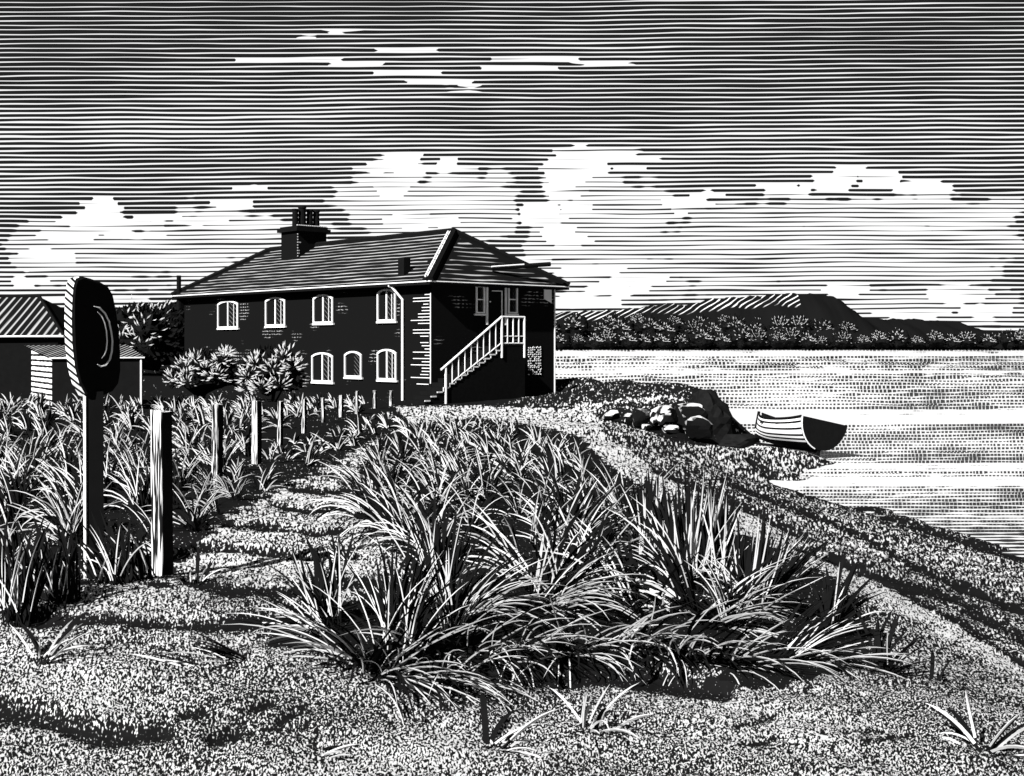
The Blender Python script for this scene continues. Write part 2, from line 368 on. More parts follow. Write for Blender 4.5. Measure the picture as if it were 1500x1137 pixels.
def build_ground():
    nr, nc = 620, 560
    t = np.linspace(0, 1, nr)
    ys = -3 + 0.0 + np.concatenate([np.linspace(0, 5.5, 26)[:-1], np.geomspace(5.5, 103, nr-26-39), np.geomspace(110, 4500, 40)])
    rs = np.concatenate([np.linspace(-1.6, -.52, 40)[:-1], np.linspace(-.52, .52, nc-78), np.linspace(.52, 1.6, 40)[1:]])
    Y = np.repeat(ys[:, None], len(rs), 1); X = rs[None, :]*(Y + 3 + 2.2)
    X = X*(Y+0.0 >= -3)
    Z = z0(X, Y)
    yv = np.maximum(Y, 1.5)
    px = CX + F*X/yv; py = HZ + F*(EYE-Z)/yv
    front = Y > 2.0
    j1 = 9*np.sin(X*7.1+Y*3.3)*np.sin(X*2.3-Y*5.1)+5*np.sin(X*19+Y*11); j2 = 5*np.sin(X*5.3-Y*8.1)+3*np.sin(X*23+Y*17)
    jx = px + j1*np.clip(12/yv, .15, 1.3); jy = py + j2*np.clip(12/yv, .15, 1.3)
    cov = np.full(X.shape, 0.07); zone = np.zeros(X.shape, int)
    def put(poly, val, z):
        m = inpoly(jx, jy, poly) & front; cov[m] = val; zone[m] = z
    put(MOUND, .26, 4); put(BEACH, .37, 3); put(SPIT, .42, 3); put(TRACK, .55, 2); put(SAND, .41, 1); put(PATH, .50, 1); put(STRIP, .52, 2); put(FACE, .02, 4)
    m = ~front; cov[m] = .55; zone[m] = 1
    m = (Z < -1.32) ; cov[m] = .2; zone[m] = 3
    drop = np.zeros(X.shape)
    for line, wd in DARK:  # ledge and dent shade painted into the cover, with dark beach bands
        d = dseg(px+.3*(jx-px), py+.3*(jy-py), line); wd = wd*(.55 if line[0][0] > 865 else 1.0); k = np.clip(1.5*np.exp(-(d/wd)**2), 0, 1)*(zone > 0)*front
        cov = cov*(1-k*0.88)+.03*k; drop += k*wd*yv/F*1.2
    # gentle dune ripple, dents and pebbly unevenness
    cov += (zone == 1)*0.07*np.sin(X*3.1+np.sin(Y*2.0)*2)*np.sin(Y*2.3+X)
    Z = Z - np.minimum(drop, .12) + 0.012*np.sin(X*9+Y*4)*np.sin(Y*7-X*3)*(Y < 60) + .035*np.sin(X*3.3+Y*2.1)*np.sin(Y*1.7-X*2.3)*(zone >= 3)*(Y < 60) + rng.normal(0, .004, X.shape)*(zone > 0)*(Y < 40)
    NC = len(rs); NR = len(ys)
    idx = np.arange(NR*NC).reshape(NR, NC)
    q = np.stack([idx[:-1, :-1], idx[:-1, 1:], idx[1:, 1:], idx[1:, :-1]], -1).reshape(-1, 4)
    zq = zone[:-1, :-1].reshape(-1); V = np.stack([X, Y, Z], -1).reshape(-1, 3); cv = cov.reshape(-1)
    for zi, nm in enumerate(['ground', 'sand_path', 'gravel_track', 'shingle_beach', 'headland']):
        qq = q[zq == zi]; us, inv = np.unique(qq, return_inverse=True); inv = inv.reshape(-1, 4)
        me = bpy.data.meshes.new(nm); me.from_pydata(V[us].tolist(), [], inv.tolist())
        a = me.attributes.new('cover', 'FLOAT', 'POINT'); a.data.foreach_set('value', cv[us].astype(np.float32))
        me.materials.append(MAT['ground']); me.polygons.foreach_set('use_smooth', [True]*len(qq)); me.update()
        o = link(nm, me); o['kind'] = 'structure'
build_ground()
# water
mb = MB(); xs = [-4000, -400, -40, 0, 40, 400, 4000]; ysw = [-20, 20, 60, 200, 600, 1500, 5000]
for i in range(6):
    for j in range(6): mb.quad((xs[i], ysw[j], -1.2), (xs[i+1], ysw[j], -1.2), (xs[i+1], ysw[j+1], -1.2), (xs[i], ysw[j+1], -1.2))
o = link('water', mb.mesh('water', 'water')); o['kind'] = 'structure'

# ------------------------------------------------------------------ far hills
def hills():
    prof = [(300,492),(500,480),(700,468),(815,458),(850,456),(900,455),(940,450),(985,444),(1005,448),(1040,438),(1100,434),(1150,430),(1205,431),(1226,437),(1242,450),(1262,464),(1290,468),(1330,467),(1362,470),(1392,471),(1420,480),(1470,489),(1560,498),(1700,500),(1900,503)]
    xs = np.array([p[0] for p in prof]); ys_ = np.array([p[1] for p in prof])
    cols = np.linspace(300, 1900, 420); top = np.interp(cols, xs, ys_) + 0.9*np.sin(cols*.21)+.6*np.sin(cols*.57+1)
    rows = [(865, 0, 0), (875, .10, 0), (895, .30, 0), (920, .50, 0), (945, .68, .2), (965, .80, .6), (985, .91, 1), (1003, .985, 1), (1010, 1, .25), (1050, .93, 0), (1150, .5, 0), (1300, -.2, 0)]
    V = []; A = []
    for (d, f, a) in rows:
        for c, tp in zip(cols, top):
            zt = EYE + (HZ-tp)*1010/F; zz = -2.5 + (zt+2.5)*f + (1.2*math.sin(c*.11+d)*(0 < f < .95))
            V.append(((c-CX)/F*1010 + (d-1010)*.12, d, zz)); A.append(a*(1 if c < 1165 else 0))
    n = len(cols); Fc = []
    for r_ in range(len(rows)-1):
        for c in range(n-1): Fc.append((r_*n+c, r_*n+c+1, (r_+1)*n+c+1, (r_+1)*n+c))
    m = MB(); m.v = V; m.f = Fc; m.m = [0]*len(Fc); m.a = {'field': A}
    o = link('hills', m.mesh('hills', 'hill', smooth=True)); o['kind'] = 'structure'
hills()
# ------------------------------------------------------------------ foliage builders
def ico(sub):
    import bmesh
    bm = bmesh.new(); bmesh.ops.create_icosphere(bm, subdivisions=sub, radius=1.0)
    v = np.array([tuple(q.co) for q in bm.verts]); f = [tuple(q.index for q in fc.verts) for fc in bm.faces]; bm.free(); return v, f
def leafstroke(mb, p, d, L, w, m):
    d = Vector(d).normalized(); s = d.cross(Vector((random.uniform(-.3,.3), -1, random.uniform(-.3,.3)))).normalized()*w
    p = Vector(p); b = Vector((random.uniform(-.1,.1), -.12, -.05))*L
    i = len(mb.v); mb.v += [tuple(p), tuple(p+d*L*.45+s+b), tuple(p+d*L), tuple(p+d*L*.45-s+b)]
    mb.f.append((i, i+1, i+2, i+3)); mb.m.append(m)
def crown_mesh(name, rx, rz, n_dark, n_pale, L, seed, sprigs):
    random.seed(seed); mb = MB(); v, f = ico(3)
    for vv in v:
        k = 0.80 + .10*math.sin(vv[0]*7+seed)+.10*math.sin(vv[2]*9+vv[1]*5+seed*2)
        mb.v.append((vv[0]*rx*k, vv[1]*rx*k*.8, rz+vv[2]*rz*k))
    mb.f = list(f); mb.m = [0]*len(f)
    for _ in range(n_dark):
        a = random.uniform(0, 2*math.pi); e = random.uniform(-.5, 1.5)
        n = Vector((math.cos(a)*math.cos(e), math.sin(a)*math.cos(e)*.8, math.sin(e)))
        p = Vector((n.x*rx, n.y*rx, rz+n.z*rz))*random.uniform(.82, .95)
        leafstroke(mb, p, n+Vector((random.uniform(-.6,.6),)*1+(random.uniform(-.6,.6), random.uniform(-.3,.6))), L*1.1, L*.28, 0)
    for (sx, sz, sr) in sprigs:                     # each sprig a fan of pale leaves
        for _ in range(n_pale):
            a = random.uniform(-.55, math.pi+.55); rr = random.uniform(.15, 1)*sr
            dx_, dz_ = math.cos(a), math.sin(a)
            x = sx+dx_*rr; z = sz+dz_*rr; q = 1-(x/rx)**2-((z-rz)/rz)**2
            yv = -math.sqrt(max(q, 0.02))*rx*.8 - L*.35
            side = random.choice([1, 1, 1, -1])
            leafstroke(mb, (x, yv if side > 0 else -yv, z), (dx_, -.1*side, dz_+.2), L*random.uniform(.7, 1.2), L*random.uniform(.07, .13), 1)
    return mb.mesh(name, ['dark_leaf', 'pale_leaf'])
def trunk_mesh(h, r_, limbs=3):
    mb = MB(); mb.tube([(0,0,-.05*h),(0.02*h,0,h*.5),(0,0,h)], [r_, r_*.75, r_*.4], 6)
    for k in range(limbs):
        a = 2.1*k; mb.tube([(0,0,h*(.45+.1*k)), (math.cos(a)*h*.3, math.sin(a)*h*.3, h*(.8+.1*k))], [r_*.45, r_*.15], 5)
    return mb.mesh('trunk', 'dark_timber')
# far wood: every tree a thing
random.seed(3)
fc = [crown_mesh('crown', 8.2, 7.2, 110, 48, 1.5, s, [(-1.3, 8.0, 5.4)]) for s in (1, 2, 3, 4)]  # pale leaves set towards the sun: light put into the colour
ft = trunk_mesh(7, .5)
spots = []
x = 800
while x < 1500:
    spots.append((x+random.uniform(-4,4), 868, random.uniform(.75, 1.1))); x += random.uniform(22, 31)
x = 806
while x < 1500:
    top = 0 if x < 1250 else 1
    if not top or random.random() < .5: spots.append((x+random.uniform(-5,5), 905, random.uniform(.8, 1.15)*(.8 if top else 1.1)))
    x += random.uniform(25, 37)
x = 900
while x < 1240: spots.append((x, 935, random.uniform(.9, 1.1))); x += random.uniform(34, 55)
for i, (px_, d, s) in enumerate(spots):
    zb = {868: -1.3, 905: 5.2, 935: 10.5}[d]
    if px_ > 1240: zb = {868: -1.3, 905: 1.0, 935: 6}[d]
    t = thing('shore_tree', ((px_-CX)/F*d, d, zb), 'round far-shore tree, %s from the house in the %s row' % (nth(1+sum(1 for q in spots if q[1] == d and q[0] < px_)), {868: 'waterside', 905: 'middle', 935: 'uppermost'}[d]), 'tree', 'trees of the far shore wood')
    t.scale = (s, s, s*random.uniform(.85, 1.1))
    link('crown', random.choice(fc), t, (0, 0, 0)).rotation_euler = (0, 0, random.uniform(-.35, .35)); link('trunk', ft, t, (0, 0, -1))
# trees behind the sheds
for i, (px_, base_, d, rx, rz, lab) in enumerate([(205, 575, 72, 2.3, 2.0, 'lower dark tree behind the lean-to shed beside the board'), (245, 575, 76, 2.4, 2.1, 'taller dark round tree close against the far end of the house'), (185, 572, 80, 1.6, 1.9, 'small dark tree')]):
    lab = ['broad dark tree between the lean-to shed and the house', 'dark round tree touching the far gable end of the house', 'small dark tree top showing right beside the ring board'][i]
    g = W(px_, base_, d); g.z = float(z0(g.x, g.y))-.1
    t = thing('round_tree', g, lab, 'tree', 'trees behind the sheds')
    sp = [(random.uniform(-.6,.6)*rx, rz*random.uniform(.7, 1.7), rx*.40) for _ in range(6)]
    link('crown', crown_mesh('crown', rx, rz, 420, 15, .36, 11+i, sp), t, (0, 0, .1)); link('trunk', trunk_mesh(2.4, .16), t, (0,0,0))
# two bushes before the house wall
for i, (px_, d, rx, rz, sp, lab) in enumerate([
  (297, 52, 1.45, .98, [(-.95,.75,.42),(-.4,1.15,.5),(-.35,.6,.55),(.35,1.15,.42),(.85,1.45,.40),(.75,.85,.42),(-.05,1.5,.35),(1.0,1.75,.25)], 'low leafy bush against the house wall, the one farther from the steps'),
  (398, 49, 1.2, 1.02, [(-.75,.85,.42),(-.45,1.35,.38),(.2,1.15,.48),(.55,1.6,.42),(-.2,.5,.42),(.45,.55,.45),(.9,1.25,.3),(-.95,.4,.3)], 'leafy bush against the house wall below the second upper window')]):
    g = W(px_, 580, d); g.z = float(z0(g.x, g.y))-.05
    t = thing('bush', g, lab, 'bush', 'bushes in front of the house')
    link('foliage', crown_mesh('foliage', rx, rz, 260, 36, .23, 21+i, sp), t, (0, 0, .12))
    mb = MB()
    for k in range(7):
        a = random.uniform(0, 6.28); mb.tube([(math.cos(a)*.08, math.sin(a)*.08, -.1), (math.cos(a)*.5, math.sin(a)*.4, .6), (math.cos(a)*.9, math.sin(a)*.7, 1.2)], [.035, .025, .012], 5)
    link('stem', mb.mesh('stem', 'dark_timber'), t, (0, 0, 0))

# ------------------------------------------------------------------ house
Lv = Vector((-.670, .742, 0)).normalized(); Rv = Vector((Lv.y, -Lv.x, 0)); 
C0 = Vector((-3.354, 54, 0)); LEN, WID, EV = 21.3, 7.1, 5.19
nL = -Rv; nR = -Lv                     # outward normals of the long and of the end wall
def onL(px):                            # metres along the long wall for a column of the photograph
    k = (px-CX)/F; return (k*C0.y - C0.x)/(Lv.x - k*Lv.y)
def onR(px, out=0.0):
    b = C0 + nR*out; k = (px-CX)/F; return (k*b.y - b.x)/(Rv.x - k*Rv.y)
def zL(px, py): s = onL(px); return EYE + (HZ-py)*(C0.y + Lv.y*s)/F
def zR(px, py, out=0.0): b = C0 + nR*out; s = onR(px, out); return EYE + (HZ-py)*(b.y + Rv.y*s)/F
house = thing('house', C0, 'long two-storey dark brick house with hipped slate roof and outside stair', 'house')
def pl(s, z, out=0.0): return C0 + Lv*s + nL*out + Vector((0, 0, z))
def pr(s, z, out=0.0): return C0 + Rv*s + nR*out + Vector((0, 0, z))
mb = MB(); Z = Vector((0, 0, 1)); zb = -.6
cs = [C0, C0+Lv*LEN, C0+Lv*LEN+Rv*WID, C0+Rv*WID]; ru = []; rv = []
for k in range(4):
    a, b = cs[k], cs[(k+1) % 4]; mb.quad(a+Z*zb, b+Z*zb, b+Z*EV, a+Z*EV); L_ = (b-a).length
    ru += [40*k, 40*k+L_, 40*k+L_, 40*k]; rv += [zb, zb, EV, EV]
mb.a = {'ru': ru, 'rv': rv}; part('wall', mb, 'brick', house)
# roof
OH = .48; RZ = 7.5; INS = 2.85
e = [C0 - Lv*OH - Rv*OH, C0 + Lv*(LEN+OH) - Rv*OH, C0 + Lv*(LEN+OH) + Rv*(WID+OH), C0 - Lv*OH + Rv*(WID+OH)]
e = [p + Z*(EV-.12) for p in e]
r1 = C0 + Lv*INS + Rv*WID/2 + Z*RZ; r2 = C0 + Lv*(LEN-INS) + Rv*WID/2 + Z*RZ
def slope_mesh(mb, a, b, c, d, N=24):    # eave a-b, ridge d-c ; attributes: along, up, inset from hips
    n0 = len(mb.v); ru, rv, re = mb.a.setdefault('ru', []), mb.a.setdefault('rv', []), mb.a.setdefault('re', [])
    ed = (b-a).normalized(); SL = ((d-a)-ed*((d-a).dot(ed))).length
    for i in range(N+1):
        t_ = i/N; l = a.lerp(d, t_); r_ = b.lerp(c, t_)
        for j in range(N+1):
            s_ = j/N; p = l.lerp(r_, s_); mb.v.append(tuple(p)); ru.append((p-a).dot(ed)); rv.append(t_); re.append(min(s_, 1-s_)*(r_-l).length)
    for i in range(N):
        for j in range(N):
            k = n0+i*(N+1)+j; mb.f.append((k, k+1, k+N+2, k+N+1)); mb.m.append(0)
mb = MB(); slope_mesh(mb, e[1], e[0], r1, r2); slope_mesh(mb, e[3], e[2], r2, r1)
roof = part('roof', mb, 'slate_roof', house)
for q_ in ((e[0], e[3], r1, r1), (e[2], e[1], r2, r2)):
    mb = MB(); slope_mesh(mb, *q_); part('hip_slope', mb, 'end_slate', roof)
mb = MB()                                # soffit / fascia under the eaves
for k in range(4):
    a, b = e[k], e[(k+1) % 4]; mb.hexa([a-Z*.16, b-Z*.16, b-Z*.16+Z*.001, a-Z*.16+Z*.001, a-Z*.02, b-Z*.02, b-Z*.021, a-Z*.021])
cen = (e[0]+e[2])/2
mb = MB(); mb.prism([p-Z*.17 for p in e], Z*.15); part('eaves_board', mb, 'black_paint', roof)
mb = MB()                                # gutters as thin pale lines
for a, b in ((e[0], e[1]), (e[0], e[3])): mb.tube([a-Z*.04+(a-cen).normalized()*.03, b-Z*.04+(b-cen).normalized()*.03], .03, 6)
part('gutter', mb, 'white_paint', roof)
# hip and ridge tiles
mb = MB()
mb.tube([e[0]+Z*.03, r1+Z*.05], .17, 6, 0); mb.tube([r1+Z*.05, r2+Z*.05], .14, 6, 0); mb.tube([r2+Z*.05, e[1]+Z*.03], .14, 6, 0); mb.tube([r1+Z*.05, e[3]+Z*.03], .14, 6, 0)
part('ridge_tiles', mb, 'black_paint', roof)
mb = MB(); dv = (r1-e[0]); off = nL*.30+Z*.10
for k in range(9):
    a = e[0]+dv*(.03+k*.105)+off*.9; b = e[0]+dv*(.03+k*.105+.088)+off*.9; mb.tube([a, b], .045, 5); mb.tube([a-off*.42+Z*.06, b-off*.42+Z*.06], .03, 5)
part('hip_lead', mb, 'white_paint', roof)
# windows
def arch(s0, s1, zb_, zt, rise, P_, out, n=7):
    pts = [P_(s0, zb_, out), P_(s1, zb_, out)]
    for k in range(n+1):
        t_ = k/n; s_ = s1+(s0-s1)*t_; pts.append(P_(s_, zt-rise+rise*math.sin(math.pi*t_)**.7, out))
    return pts
def window(px0, px1, py0, py1, wall, rise=.16, mull=True, bars=0, curtain=False):
    P_ = pl if wall == 'L' else pr; on = onL if wall == 'L' else onR; zz = zL if wall == 'L' else zR; nn = nL if wall == 'L' else nR
    a, b = sorted((on(px0), on(px1))); m_ = (px0+px1)/2; zt = zz(m_, py0); z_ = zz(m_, py1); w = b-a
    mb = MB(); mb.prism(arch(a, b, z_, zt, rise, P_, .02), nn*.02)
    n_ = len(mb.v); uv = [((Vector(q)-P_(a, z_, 0)).dot((P_(b, 0, 0)-P_(a, 0, 0)).normalized())/w, (q[2]-z_)/(zt-z_)) for q in mb.v]
    if wall == 'L': uv = [(1-x_, y_) for x_, y_ in uv]
    mb.a = {'ru': [q[0] for q in uv], 'rv': [q[1] for q in uv]}
    win = part('window', mb, 'pane', house)
    fw = .055; o_ = arch(a-.02, b+.02, z_, zt+.02, rise, P_, .042); i_ = arch(a+fw, b-fw, z_+fw, zt-fw, rise, P_, .042); mb = MB()
    for k in range(len(o_)):
        j = (k+1) % len(o_); mb.hexa([o_[k], o_[j], i_[j], i_[k]] + [q+nn*.06 for q in (o_[k], o_[j], i_[j], i_[k])])
    part('window_frame', mb, 'white_paint', win)
    mb = MB()
    if mull: mb.box(P_((a+b)/2-.05, z_+fw, .043), (P_(1,0,0)-P_(0,0,0))*.085, Z*(zt-z_-2*fw), nn*.04)
    if curtain:
        for q in (-.30,):
            mb.box(P_((a+b)/2+q*w, z_+fw, .043), (P_(1,0,0)-P_(0,0,0))*.025, Z*(zt-z_-2*fw-.1), nn*.03)
    for q in range(bars): mb.box(P_(a+fw, z_+(zt-z_)*(q+1)/(bars+1)-.02, .044), (P_(1,0,0)-P_(0,0,0))*(w-2*fw), Z*.045, nn*.045)
    if mb.v: part('glazing_bar', mb, 'white_paint', win)
    mb = MB(); mb.box(P_(a-.07, z_-.10, .003), (P_(1,0,0)-P_(0,0,0))*(w+.14), Z*.08, nn*.10)
    part('window_sill', mb, 'white_paint', win)
for (a, b, c, d) in [(321,350,441,480),(391,419,436,477),(461,489,432,473),(555,581,424,470),(459,489,517,559),(555,582,512,556)]:
    window(a, b, c, d, 'L', curtain=True)
window(507, 531, 515, 552, 'L', mull=False)
window(696, 708, 419, 459, 'R', rise=.0, mull=False, bars=1)
window(743, 756, 419, 459, 'R', rise=.0, mull=False, bars=1)
# door
a, b = onR(713), onR(738); z_, zt = zR(725, 476), zR(725, 421)
mb = MB(); mb.box(pr(a, z_, .02), Rv*(b-a), Z*(zt-z_), nR*.03); door = part('door', mb, 'black_paint', house)
mb = MB()
for x_ in (a-.09, b): mb.box(pr(x_, z_, .02), Rv*.09, Z*(zt-z_+.1), nR*.08)
mb.box(pr(a, zt, .02), Rv*(b-a), Z*.1, nR*.08); mb.box(pr(b-.2, z_, .052), Rv*.05, Z*(zt-z_-.14), nR*.03); mb.box(pr(a+.25, zt-.18, .052), Rv*(b-a-.4), Z*.04, nR*.03)
part('door_frame', mb, 'white_paint', door)
mb = MB(); mb.tube([pr(a+.12, z_+1.0, .05), pr(a+.12, z_+1.0, .12)], .03, 8); part('door_handle', mb, 'white_paint', door)
# quoins: pale pointing on the long wall's corner
mb = MB(); random.seed(5); mb.box(pl(.02, .8, .004), Lv*.05, Z*3.8, nL*.02)
for k in range(29):
    z_ = .75+k*.134; w = random.choice([.35, .55, .8, 1.15, 1.3]) if random.random() < .85 else 0
    if w: mb.box(pl(.08+random.choice([0,0,.1]), z_, .004), Lv*w, Z*.03, nL*.015)
part('quoin_pointing', mb, 'white_paint', house)
# drainpipe, vent pipes
s_ = onL(592); mb = MB(); mb.tube([pl(s_+.5, EV-.25, .45), pl(s_+.35, EV-.3, .4), pl(s_, EV-.85, .09), pl(s_, 2, .09), pl(s_, -.05, .09)], .055, 8)
part('drainpipe', mb, 'white_paint', house)
s_ = onL(587); mb = MB(); mb.box(pl(s_-.25, EV-.2, .02), Lv*.42, Z*1.15, -nL*.35+nL*.0); part('vent_stack', mb, 'black_paint', house)
for q in (LEN+.15,):
    mb = MB(); mb.tube([pl(q, EV-.9, .25), pl(q, EV+.95, .25)], .12, 8); part('soil_pipe', mb, 'black_paint', house)
mb = MB(); mb.box(pl(LEN+.0, EV-.8, .0), Lv*.35, Z*.66, nL*.25); part('eaves_bracket', mb, 'black_paint', house)
# chimney on the ridge
cn = r2 - Lv*2.0; base = C0 + Rv*(WID/2-1.15)
k = (436-CX)/F; sC = (k*base.y-base.x)/(Lv.x-k*Lv.y); c0 = base + Lv*sC
mb = MB(); mb.box(c0+Z*6.5, Rv*1.75, Lv*1.55, Z*1.75); 
ch = part('chimney', mb, 'brick', house)
mb = MB(); mb.box(c0+Z*8.2-Rv*.16-Lv*.16, Rv*2.07, Lv*1.87, Z*.16); mb.box(c0+Z*8.36-Rv*.05-Lv*.05, Rv*1.85, Lv*1.65, Z*.12); part('chimney_cap', mb, 'black_paint', ch)
mb = MB(); random.seed(8)
for q in range(16):
    mb.box(c0+Z*8.48-Rv*.03-Lv*.05+Rv*(q*.112), Rv*.07, Lv*.1, Z*.05)
for q in range(9): mb.box(c0+Z*(6.9+q*.14)-Rv*.012-Lv*.012, Rv*random.choice([.05,.12,.2]), Lv*.03, Z*.06)
part('mortar_flaunching', mb, 'grey_pale', ch)
for q, (pa, pb, rr, hh) in enumerate([(.08,.6,.16,.92),(.50,.6,.20,1.08),(.96,.6,.17,.93),(1.36,.6,.17,.92)]):
    mb = MB(); b0 = c0+Z*8.46+Rv*pa+Lv*pb*.9+Rv*.12; mb.tube([b0, b0+Z*hh*.9, b0+Z*hh*.9, b0+Z*hh], [rr, rr*.92, rr*1.08, rr*1.08], 12); part('chimney_pot', mb, 'black_paint', ch)
# beam jutting from the end roof
p0 = W(720, 393, 56.5); p1 = W(806, 387, 57.6)
mb = MB(); mb.tube([p0, p1], .10, 8); part('beam', mb, 'black_paint', house)
mb = MB(); d_ = p1-p0; mb.tube([p0+Vector((0,-.09,.06)), p0+d_*.55+Vector((0,-.09,.06))], .035, 6); part('beam_edging', mb, 'white_paint', house)
# white panel standing in for bright sky below the end eaves, patch of lattice
a, b = onR(796), onR(807); mb = MB(); mb.poly([pr(a, zR(801, 438), .03), pr(b, zR(801, 444), .03), pr(b, zR(801, 421), .03), pr(a, zR(801, 421), .03)]); mb2 = MB(); mb2.prism([Vector(q) for q in mb.v], nR*.02)
part('sky_patch', mb2, 'white_paint', house)
mb = MB(); random.seed(9); sa, sb = onR(773), onR(793); za, zb_ = zR(783, 549), zR(783, 507); mb.box(pr(sa-.03, za-.05, .001), Rv*(sb-sa+.06), Z*(zb_-za+.08), nR*.006)
for i in range(7):
    for j in range(13):
        if random.random() < .8: mb.box(pr(sa+(sb-sa)*(i+random.uniform(0,.3))/7, za+(zb_-za)*j/13, .003), Rv*.07+Z*random.uniform(-.03,.05), Z*.045, nR*.03)
mb.m = [0]*6+[1]*(len(mb.f)-6); part('lattice', mb, ['black_paint', 'white_paint'], house)
mb = MB(); mb.tube([pr(WID+.0, 0, .03), pr(WID+.0, EV-.2, .03)], .035, 6); part('corner_pipe', mb, 'white_paint', house)
# outside stair
OUT = 1.15
st = part('staircase', MB_ := MB(), 'black_paint', house) if False else None
sA, sB = onR(640, OUT), onR(735, OUT); sE = onR(768, OUT)
zl = zR(750, 507, OUT)                                  # landing height
NS = 13; mb = MB()
s0_ = onR(622, OUT)
for i in range(NS):
    x0 = s0_+(sB-s0_)*i/NS; zt = zl*(i+1)/(NS+1)
    mb.box(pr(x0, -.3, .01), Rv*((sB-s0_)/NS), Z*(zt+.3), nR*(OUT-.02))
mb.box(pr(sB, -.3, .01), Rv*(sE-sB+.05), Z*(zl+.3), nR*(OUT-.02))
st = part('staircase', mb, 'black_paint', house)
for i in range(NS):
    x0 = s0_+(sB-s0_)*i/NS; zt = zl*(i+1)/(NS+1); stp = (sB-s0_)/NS
    mb = MB(); mb.box(pr(x0, zt-.05, OUT-.01), Rv*(stp-.04), Z*.055, nR*.035)
    if i not in (0, 1, 2): mb.box(pr(x0, zt-zl/(NS+1), OUT-.01), Rv*.04, Z*(zl/(NS+1)-.05), nR*.03)
    part('step_edge', mb, 'white_paint', st)
nb = pr(onR(652, OUT), 0, OUT); tb = pr(sB, 0, OUT); te = pr(sE, 0, OUT)
zr0 = zR(650, 540, OUT); zr1 = zR(735, 464, OUT)
ra = pr(onR(646, OUT), zr0-.05, OUT); rb = pr(sB, zr1, OUT)
mb = MB(); mb.tube([ra, rb, pr(sE, zr1, OUT)], .045, 6); part('handrail', mb, 'white_paint', st)
mb = MB(); mb.tube([pr(onR(662,OUT), zR(660,560,OUT), OUT), pr(sB, zR(735,502,OUT), OUT)], .028, 5); mb.tube([pr(sB, zl+.12, OUT), pr(sE, zl+.12, OUT)], .03, 5); mb.tube([pr(sB, zl+.42, OUT), pr(sE, zl+.42, OUT)], .022, 5); part('lower_rail', mb, 'white_paint', st)
for (x_, z1_, z2_) in [(onR(653, OUT), 0, zr0), (sB, zl-.5, zr1), (sE, zl-.5, zr1)]:
    mb = MB(); mb.tube([pr(x_, z1_, OUT), pr(x_, z2_+.03, OUT)], .05, 8); part('newel_post', mb, 'white_paint', st)
nbal = 9
for i in range(1, nbal):
    x_ = onR(653, OUT)+(sB-onR(653, OUT))*i/nbal; zt = zr0+(zr1-zr0)*i/nbal
    zb_ = max(zl*((x_-s0_)/(sB-s0_)), 0)
    mb = MB(); mb.tube([pr(x_, zb_, OUT), pr(x_, zt, OUT)], .025, 6); part('baluster', mb, 'white_paint', st)
for i in (1, 2, 3):
    x_ = sB+(sE-sB)*i/4; mb = MB(); mb.tube([pr(x_, zl+.1, OUT), pr(x_, zr1, OUT)], .03, 6); part('baluster', mb, 'white_paint', st)

# ------------------------------------------------------------------ sheds
def sheet_slope(mb, a, b, c, d, pitch, N=20):
    ru, rv, re = mb.a.setdefault('ru', []), mb.a.setdefault('rv', []), mb.a.setdefault('re', []); n0 = len(mb.v); ed = (b-a).normalized()
    for i in range(N+1):
        l = a.lerp(d, i/N); r_ = b.lerp(c, i/N)
        for j in range(N+1):
            p = l.lerp(r_, j/N); mb.v.append(tuple(p)); rv.append((p-a).dot(ed)/pitch - (i/N)*0.0); ru.append(i/N); re.append(5)
    for i in range(N):
        for j in range(N): k = n0+i*(N+1)+j; mb.f.append((k, k+1, k+N+2, k+N+1)); mb.m.append(0)
def shed1():
    a = W(-160, 493, 43); b = W(93, 491, 43); c = W(58, 435, 46); d = W(-160, 435, 46)
    back = Vector((0, 6, 0)); e1 = Vector((a.x, 49.2, a.z)); e2 = Vector((b.x, 49.2, b.z))
    t = thing('barn', Vector(((a.x+b.x)/2, 46, .5)), 'larger dark barn with ribbed sheet roof at the edge of the view', 'barn')
    mb = MB(); sheet_slope(mb, a, b, c, d, .26); sheet_slope(mb, e2, e1, d, c, .26); rf = part('roof', mb, 'sheet_roof', t)
    for q_ in ((b, e2, c), (e1, a, d)): mb = MB(); mb.poly(q_); part('hip_slope', mb, 'black_paint', rf)
    mb = MB(); mb.tube([a-Z*.03, b-Z*.03], .03, 5); part('gutter', mb, 'white_paint', rf)
    mb = MB(); mb.box((a.x, 43.2, -.2), (b.x-a.x-.25, 0, 0), (0, 5.8, 0), (0, 0, a.z+.18)); part('wall', mb, 'black_paint', t)
    mb = MB(); mb.tube([c, d], .06, 6); mb.tube([b, c], .06, 6); part('ridge_cap', mb, 'black_paint', rf)
shed1()
